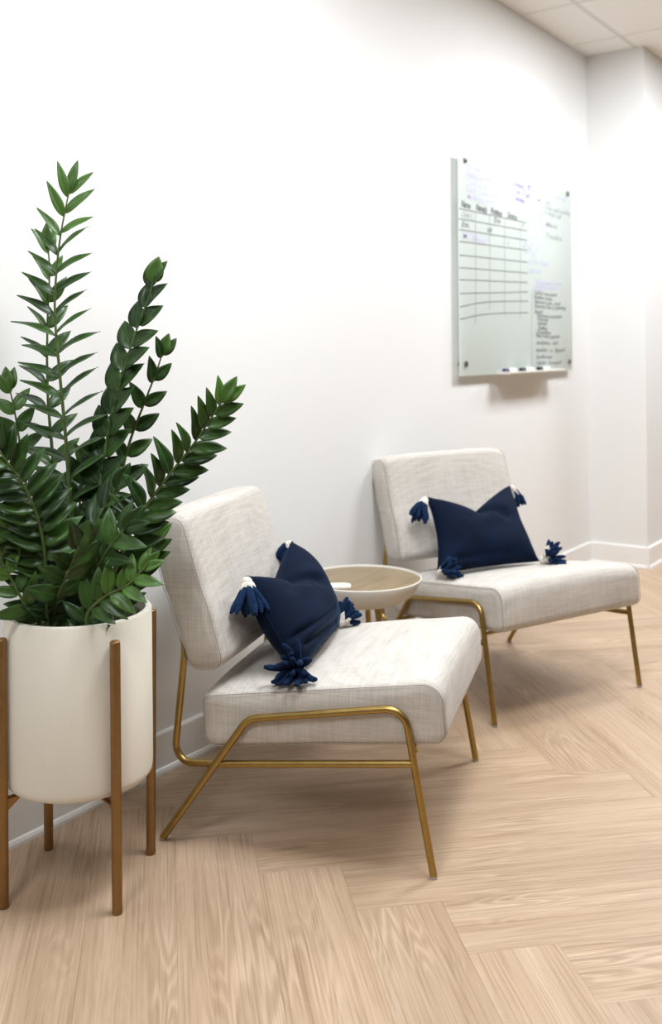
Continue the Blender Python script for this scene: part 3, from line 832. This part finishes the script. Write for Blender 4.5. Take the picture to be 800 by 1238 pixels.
for name, P in FR.items():
    pairs, ll, wr, alpha, twist, start, roll, ny_ = FP[name]
    P = [Vector(p) for p in P]
    if name in ('F8', 'F9'): P = [p + Vector((0, 0, .008 + .006 * i)) for i, p in enumerate(P)]
    root = Vector((PX, PY, 0)) + (Vector((P[0].x, P[0].y, 0)) - Vector((PX, PY, 0))) * .85; root.z = zt - .065
    if P[0].z < root.z + .02: P[0].z = root.z + .03
    cp = catmull([root] + P, 6)
    Ls = [0]
    for a, b in zip(cp, cp[1:]): Ls.append(Ls[-1] + (b - a).length)
    tot = Ls[-1]
    fo = MB().tube([p - Vector((PX, PY, zt - .05)) for p in cp], [.0058 * (1 - .72 * l / tot) for l in Ls], 8).obj('frond', M['stem'], plant)
    def at(s):
        for i in range(len(Ls) - 1):
            if Ls[i + 1] >= s or i == len(Ls) - 2:
                k = (s - Ls[i]) / max(1e-6, Ls[i + 1] - Ls[i]); return cp[i].lerp(cp[i + 1], max(0, min(1, k))), (cp[i + 1] - cp[i]).normalized()
    for i in range(pairs):
        fr_ = start + (1 - start) * (i / (pairs - 1)) ** .93 * .985
        p, tg = at(fr_ * tot)
        F_ = (view - tg * view.dot(tg)).normalized()
        S_ = tg.cross(F_).normalized()
        Rr = Matrix.Rotation(R(roll + rnd.uniform(-8, 8)), 3, tg); F2 = Rr @ F_; S2 = Rr @ S_
        tipk = (i / (pairs - 1))
        al = R(alpha * (1 - .45 * tipk ** 3) + rnd.uniform(-6, 6)); tw = R(twist * (1 - .8 * tipk ** 5) + rnd.uniform(-10, 10))
        for sd in (-1, 1):
            sv = S2 * sd
            dd = tg * math.cos(al) + sv * math.sin(al) + F2 * rnd.uniform(-.02, .22)
            pp = tg * math.sin(al) - sv * math.cos(al)
            nn = F2 * math.cos(tw) + pp * math.sin(tw)
            size = ll * (1 - .28 * tipk ** 2) * (0.75 + .25 * min(1, i / 2)) * rnd.uniform(.92, 1.08)
            yg = .9 if i >= pairs - ny_ + 1 and ny_ > 1 else (.35 if i >= pairs - ny_ - 1 and ny_ > 1 else rnd.uniform(0, .18))
            add_leaf(fo, p + tg * (.004 * sd), dd, nn, size, wr, yg, inv_p)
    # terminal leaf
    p, tg = at(tot * .995); F_ = (view - tg * view.dot(tg)).normalized()
    add_leaf(fo, p, tg + F_ * .1, F_, ll * .7, wr * 1.15, .8 if ny_ else .1, inv_p)

# ------------------------------------------------------------------ glass writing board with tray and pens
BX0, BX1, BZ0, BZ1, BY = 3.662, 4.882, 1.046, 1.976, -.030
bd = tag(empty('glass_board', ((BX0 + BX1) / 2, -.04, BZ0)), 'large frosted glass writing board on steel standoffs with a handwritten grid', 'board')
O = Vector(bd.location)
def on_board(mb): mb.V = [v - O for v in mb.V]; return mb
on_board(MB().bevbox(BX0, BX1, BY, BY + .006, BZ0, BZ1, .0012)).obj('glass_panel', M['glass'], bd)
for x, z in ((3.717, 1.951), (4.830, 1.946), (4.838, 1.090), (3.707, 1.096)):
    mb = MB()
    for r_, ya, yb in ((.0125, BY - .009, BY - .0005), (.010, BY + .0065, 0.0)):
        mb.rings([[Vector((x + rr3 * math.cos(2 * PI * j / 20), yy, z + rr3 * math.sin(2 * PI * j / 20))) for j in range(20)] for rr3, yy in ((r_ * .9, ya), (r_, ya + .001), (r_, yb - .0004))])
    on_board(mb).obj('standoff', M['steel'], bd)
on_board(MB().rings([[Vector((4.471 + .006 * math.cos(2 * PI * j / 14), yy, 1.870 + .006 * math.sin(2 * PI * j / 14))) for j in range(14)] for yy in (BY - .004, BY - .0003)])).obj('magnet', M['steel'], bd)
yI = BY - .0005
def line(pts, w_, mat, name='ruled_line'):
    pts = catmull([Vector((x, yI, z)) for x, z in pts], 5); V = []; Fc = []
    for i, p in enumerate(pts):
        a = pts[max(0, i - 1)]; b = pts[min(len(pts) - 1, i + 1)]; tt = (b - a).normalized(); nn = Vector((-tt.z, 0, tt.x)) * w_ / 2
        V += [p + nn - O, p - nn - O, p + nn + Vector((0, -.0003, 0)) - O, p - nn + Vector((0, -.0003, 0)) - O]
        if i: q = i * 4 - 4; Fc += [(q + 2, q + 3, q + 7, q + 6), (q, q + 4, q + 5, q + 1), (q, q + 2, q + 6, q + 4), (q + 1, q + 5, q + 7, q + 3)]
    return mesh_obj(name, V, Fc, mat, bd, False)
rows = [(1.741, 1.749), (1.699, 1.711), (1.654, 1.667), (1.605, 1.620), (1.548, 1.564), (1.496, 1.513), (1.446, 1.468), (1.388, 1.424), (1.333, 1.381), (1.282, 1.327)]
for i, (za, zb_) in enumerate(rows):
    md = (za + zb_) / 2 + (.010 if i > 7 else 0)
    line([(3.664, za), (3.83, za * .72 + zb_ * .28 + (.008 if i > 7 else 0)), (4.0, md), (4.338, zb_)], .0042, M['ink'] if i < 9 else M['ink'])
for x0_, x1_, z0_, z1_ in ((3.811, 3.803, 1.743, 1.265), (3.945, 3.937, 1.743, 1.330), (4.095, 4.086, 1.744, 1.310), (4.262, 4.253, 1.754, 1.300)):
    line([(x0_, z0_), ((x0_ + x1_) / 2 + .002, (z0_ + z1_) / 2), (x1_, z1_)], .0042, M['ink_faint'])
line([(4.385, 1.43), (4.380, 1.25), (4.378, 1.075)], .006, M['ink_faint'])
line([(4.50, 1.91), (4.498, 1.80), (4.50, 1.72)], .004, M['ink_faint'])
for a in ((4.345, 1.70, 4.42, 1.76), (4.35, 1.61, 4.46, 1.70), (4.30, 1.66, 4.42, 1.59), (4.42, 1.60, 4.50, 1.68), (4.30, 1.605, 4.345, 1.605)):
    line([(a[0], a[1]), ((a[0] + a[2]) / 2, (a[1] + a[3]) / 2 + .006), (a[2], a[3])], .004, M['ink_lilac'], 'arrow_stroke')
dg = None
def write(s, x, z, size, mat, width=None, slope=0.0):
    cu = bpy.data.curves.new('handwriting', 'FONT'); cu.body = s; cu.size = size; cu.shear = .25; cu.extrude = .0002; cu.resolution_u = 2
    cu.space_character = .92; cu.offset = .0003 * size / .03
    o = bpy.data.objects.new('handwriting', cu)
    COL.objects.link(o)
    bpy.context.view_layer.update()
    me = bpy.data.meshes.new_from_object(o.evaluated_get(bpy.context.evaluated_depsgraph_get()))
    bpy.data.objects.remove(o); bpy.data.curves.remove(cu)
    me.name = 'handwriting'; me.materials.clear(); me.materials.append(mat)
    sx = width / max(v.co.x for v in me.vertices) if width else 1.0
    rr = random.Random(len(s) + int(x * 100) + int(z * 1000))
    for v in me.vertices:
        a, b, c = v.co
        v.co = Vector((x + a * sx, yI - .0001 - c, z + b + slope * a + .0016 * math.sin(a * 40 + rr.random() * .1))) - O
    me.update()
    ob = bpy.data.objects.new('handwriting', me); COL.objects.link(ob); ob.parent = bd
    return ob
lil, pur, ink, fnt = M['ink_lilac'], M['ink_purple'], M['ink'], M['ink_faint']
for s, x, z, w_ in (('Portfolio', 3.740, 1.918, .13), ('Building reservations checklist', 3.730, 1.885, .38), ('Control our results', 3.728, 1.853, .32),
                    ('North Count Coffee,', 3.728, 1.822, .33), ('Marketing (cert)', 3.735, 1.792, .25)): write(s, x, z, .034, lil, w_)
write('Connect Off', 4.165, 1.902, .042, pur, .22); write('on 5 pt', 4.205, 1.868, .040, pur, .17); write('Amex', 4.205, 1.836, .038, pur, .11)
for s, x, w_ in (('Name', 3.680, .085), ('Name(s)', 3.815, .105), ('Position', 3.955, .115), ('Source', 4.125, .10)): write(s, x, 1.750, .042, M['ink_bold'], w_)
write('?', 4.285, 1.762, .036, fnt)
write('Cindy L.', 3.680, 1.710, .034, fnt, .11); write('Exe', 3.985, 1.716, .036, ink, .07)
write('Eon.', 3.682, 1.668, .036, ink, .07); write('us', 3.918, 1.668, .040, ink, .05); write('B', 4.28, 1.722, .030, fnt)
write('Mc Zodem', 3.684, 1.620, .042, lil, .25); write('t', 4.125, 1.628, .034, lil); write('as', 4.29, 1.628, .03, lil)
write('(1, 150 - 170 pm)', 4.36, 1.560, .028, lil, .22); write('agent(s)', 4.36, 1.520, .028, lil, .13)
write('CC - Follow up', 4.535, 1.902, .034, lil, .27)
write('1 sm', 4.53, 1.862, .032, fnt, .08); write('2 Key staff meeting', 4.53, 1.836, .032, fnt, .34); write('3 Help call', 4.53, 1.808, .032, fnt, .22)
write('- Miami', 4.52, 1.752, .036, fnt, .18); write('- Transfers', 4.52, 1.697, .036, fnt, .24)
rows_ = [('Spreadsheets for the', 4.425, 1.470, .33, lil), ('Schedule reviewers', 4.425, 1.449, .26, lil), ('Contact', 4.395, 1.433, .13, lil), ('Call for interviews', 4.405, 1.415, .28, ink),
         ('Finalize notes', 4.405, 1.394, .22, ink), ('Planned cycle  -soon', 4.41, 1.372, .32, ink), ('Request the Q planning', 4.41, 1.352, .39, ink), ('Board', 4.41, 1.325, .10, ink),
         ('Welcome comments', 4.435, 1.307, .31, ink), ('Pictures', 4.445, 1.289, .13, ink), ('Agenda', 4.445, 1.270, .11, ink), ('Staffing', 4.445, 1.246, .12, ink),
         ('Competition', 4.425, 1.227, .18, ink), ('Plan next quarter', 4.425, 1.209, .30, ink), ('Analytics - AH', 4.425, 1.176, .27, ink), ('Insider - x  Signed', 4.425, 1.141, .36, ink),
         ('Sunflower', 4.425, 1.108, .20, ink), ('Upset - forward', 4.425, 1.080, .31, ink)]
for s, x, z, w_, mt in rows_: write(s, x, z, .026, mt, w_)

tr = tag(empty('pen_tray', (4.30, 0, 1.076)), 'white pen tray fixed to the wall along the bottom edge of the glass board', 'tray')
prof = [(-.0, -.030), (-.085, -.030), (-.096, -.024), (-.096, -.019), (-.092, -.019), (-.090, -.023), (-.083, -.025), (-.005, -.025), (-.005, -.006), (0, -.006)]
MB().rings([[Vector((x, y, z)) for y, z in prof] for x in (-.300, .320)]).obj('channel', M['white'], tr, False)
for x in (-.302, .320): MB().box(x, x + .002, -.096, 0, -.030, -.018).obj('end_cap', M['white'], tr, False)
def pen(x, y, rz, cap, label):
    t = tag(empty('marker_pen', (x, y, 1.0620)), label, 'marker', 'dry erase markers in the pen tray')
    t.rotation_euler = (0, 0, rz)
    def cyl(x0, x1, r_): return MB().rings([[Vector((xx, rr4 * math.cos(2 * PI * j / 16), rr4 * math.sin(2 * PI * j / 16))) for j in range(16)] for xx, rr4 in ((x0, r_ * .85), (x0 + .002, r_), (x1 - .002, r_), (x1, r_ * .9))])
    cyl(.0, .085, .0085).obj('barrel', M['white'], t); cyl(-.045, .0, .0098).obj('cap', M[cap], t)
pen(4.055, -.060, R(2), 'purple', 'leftmost marker in the pen tray, dark purple cap')
pen(4.235, -.060, R(-2), 'black', 'middle marker in the pen tray, black cap and white barrel')
pen(4.425, -.060, R(1), 'black', 'rightmost marker in the pen tray, black cap and white barrel')
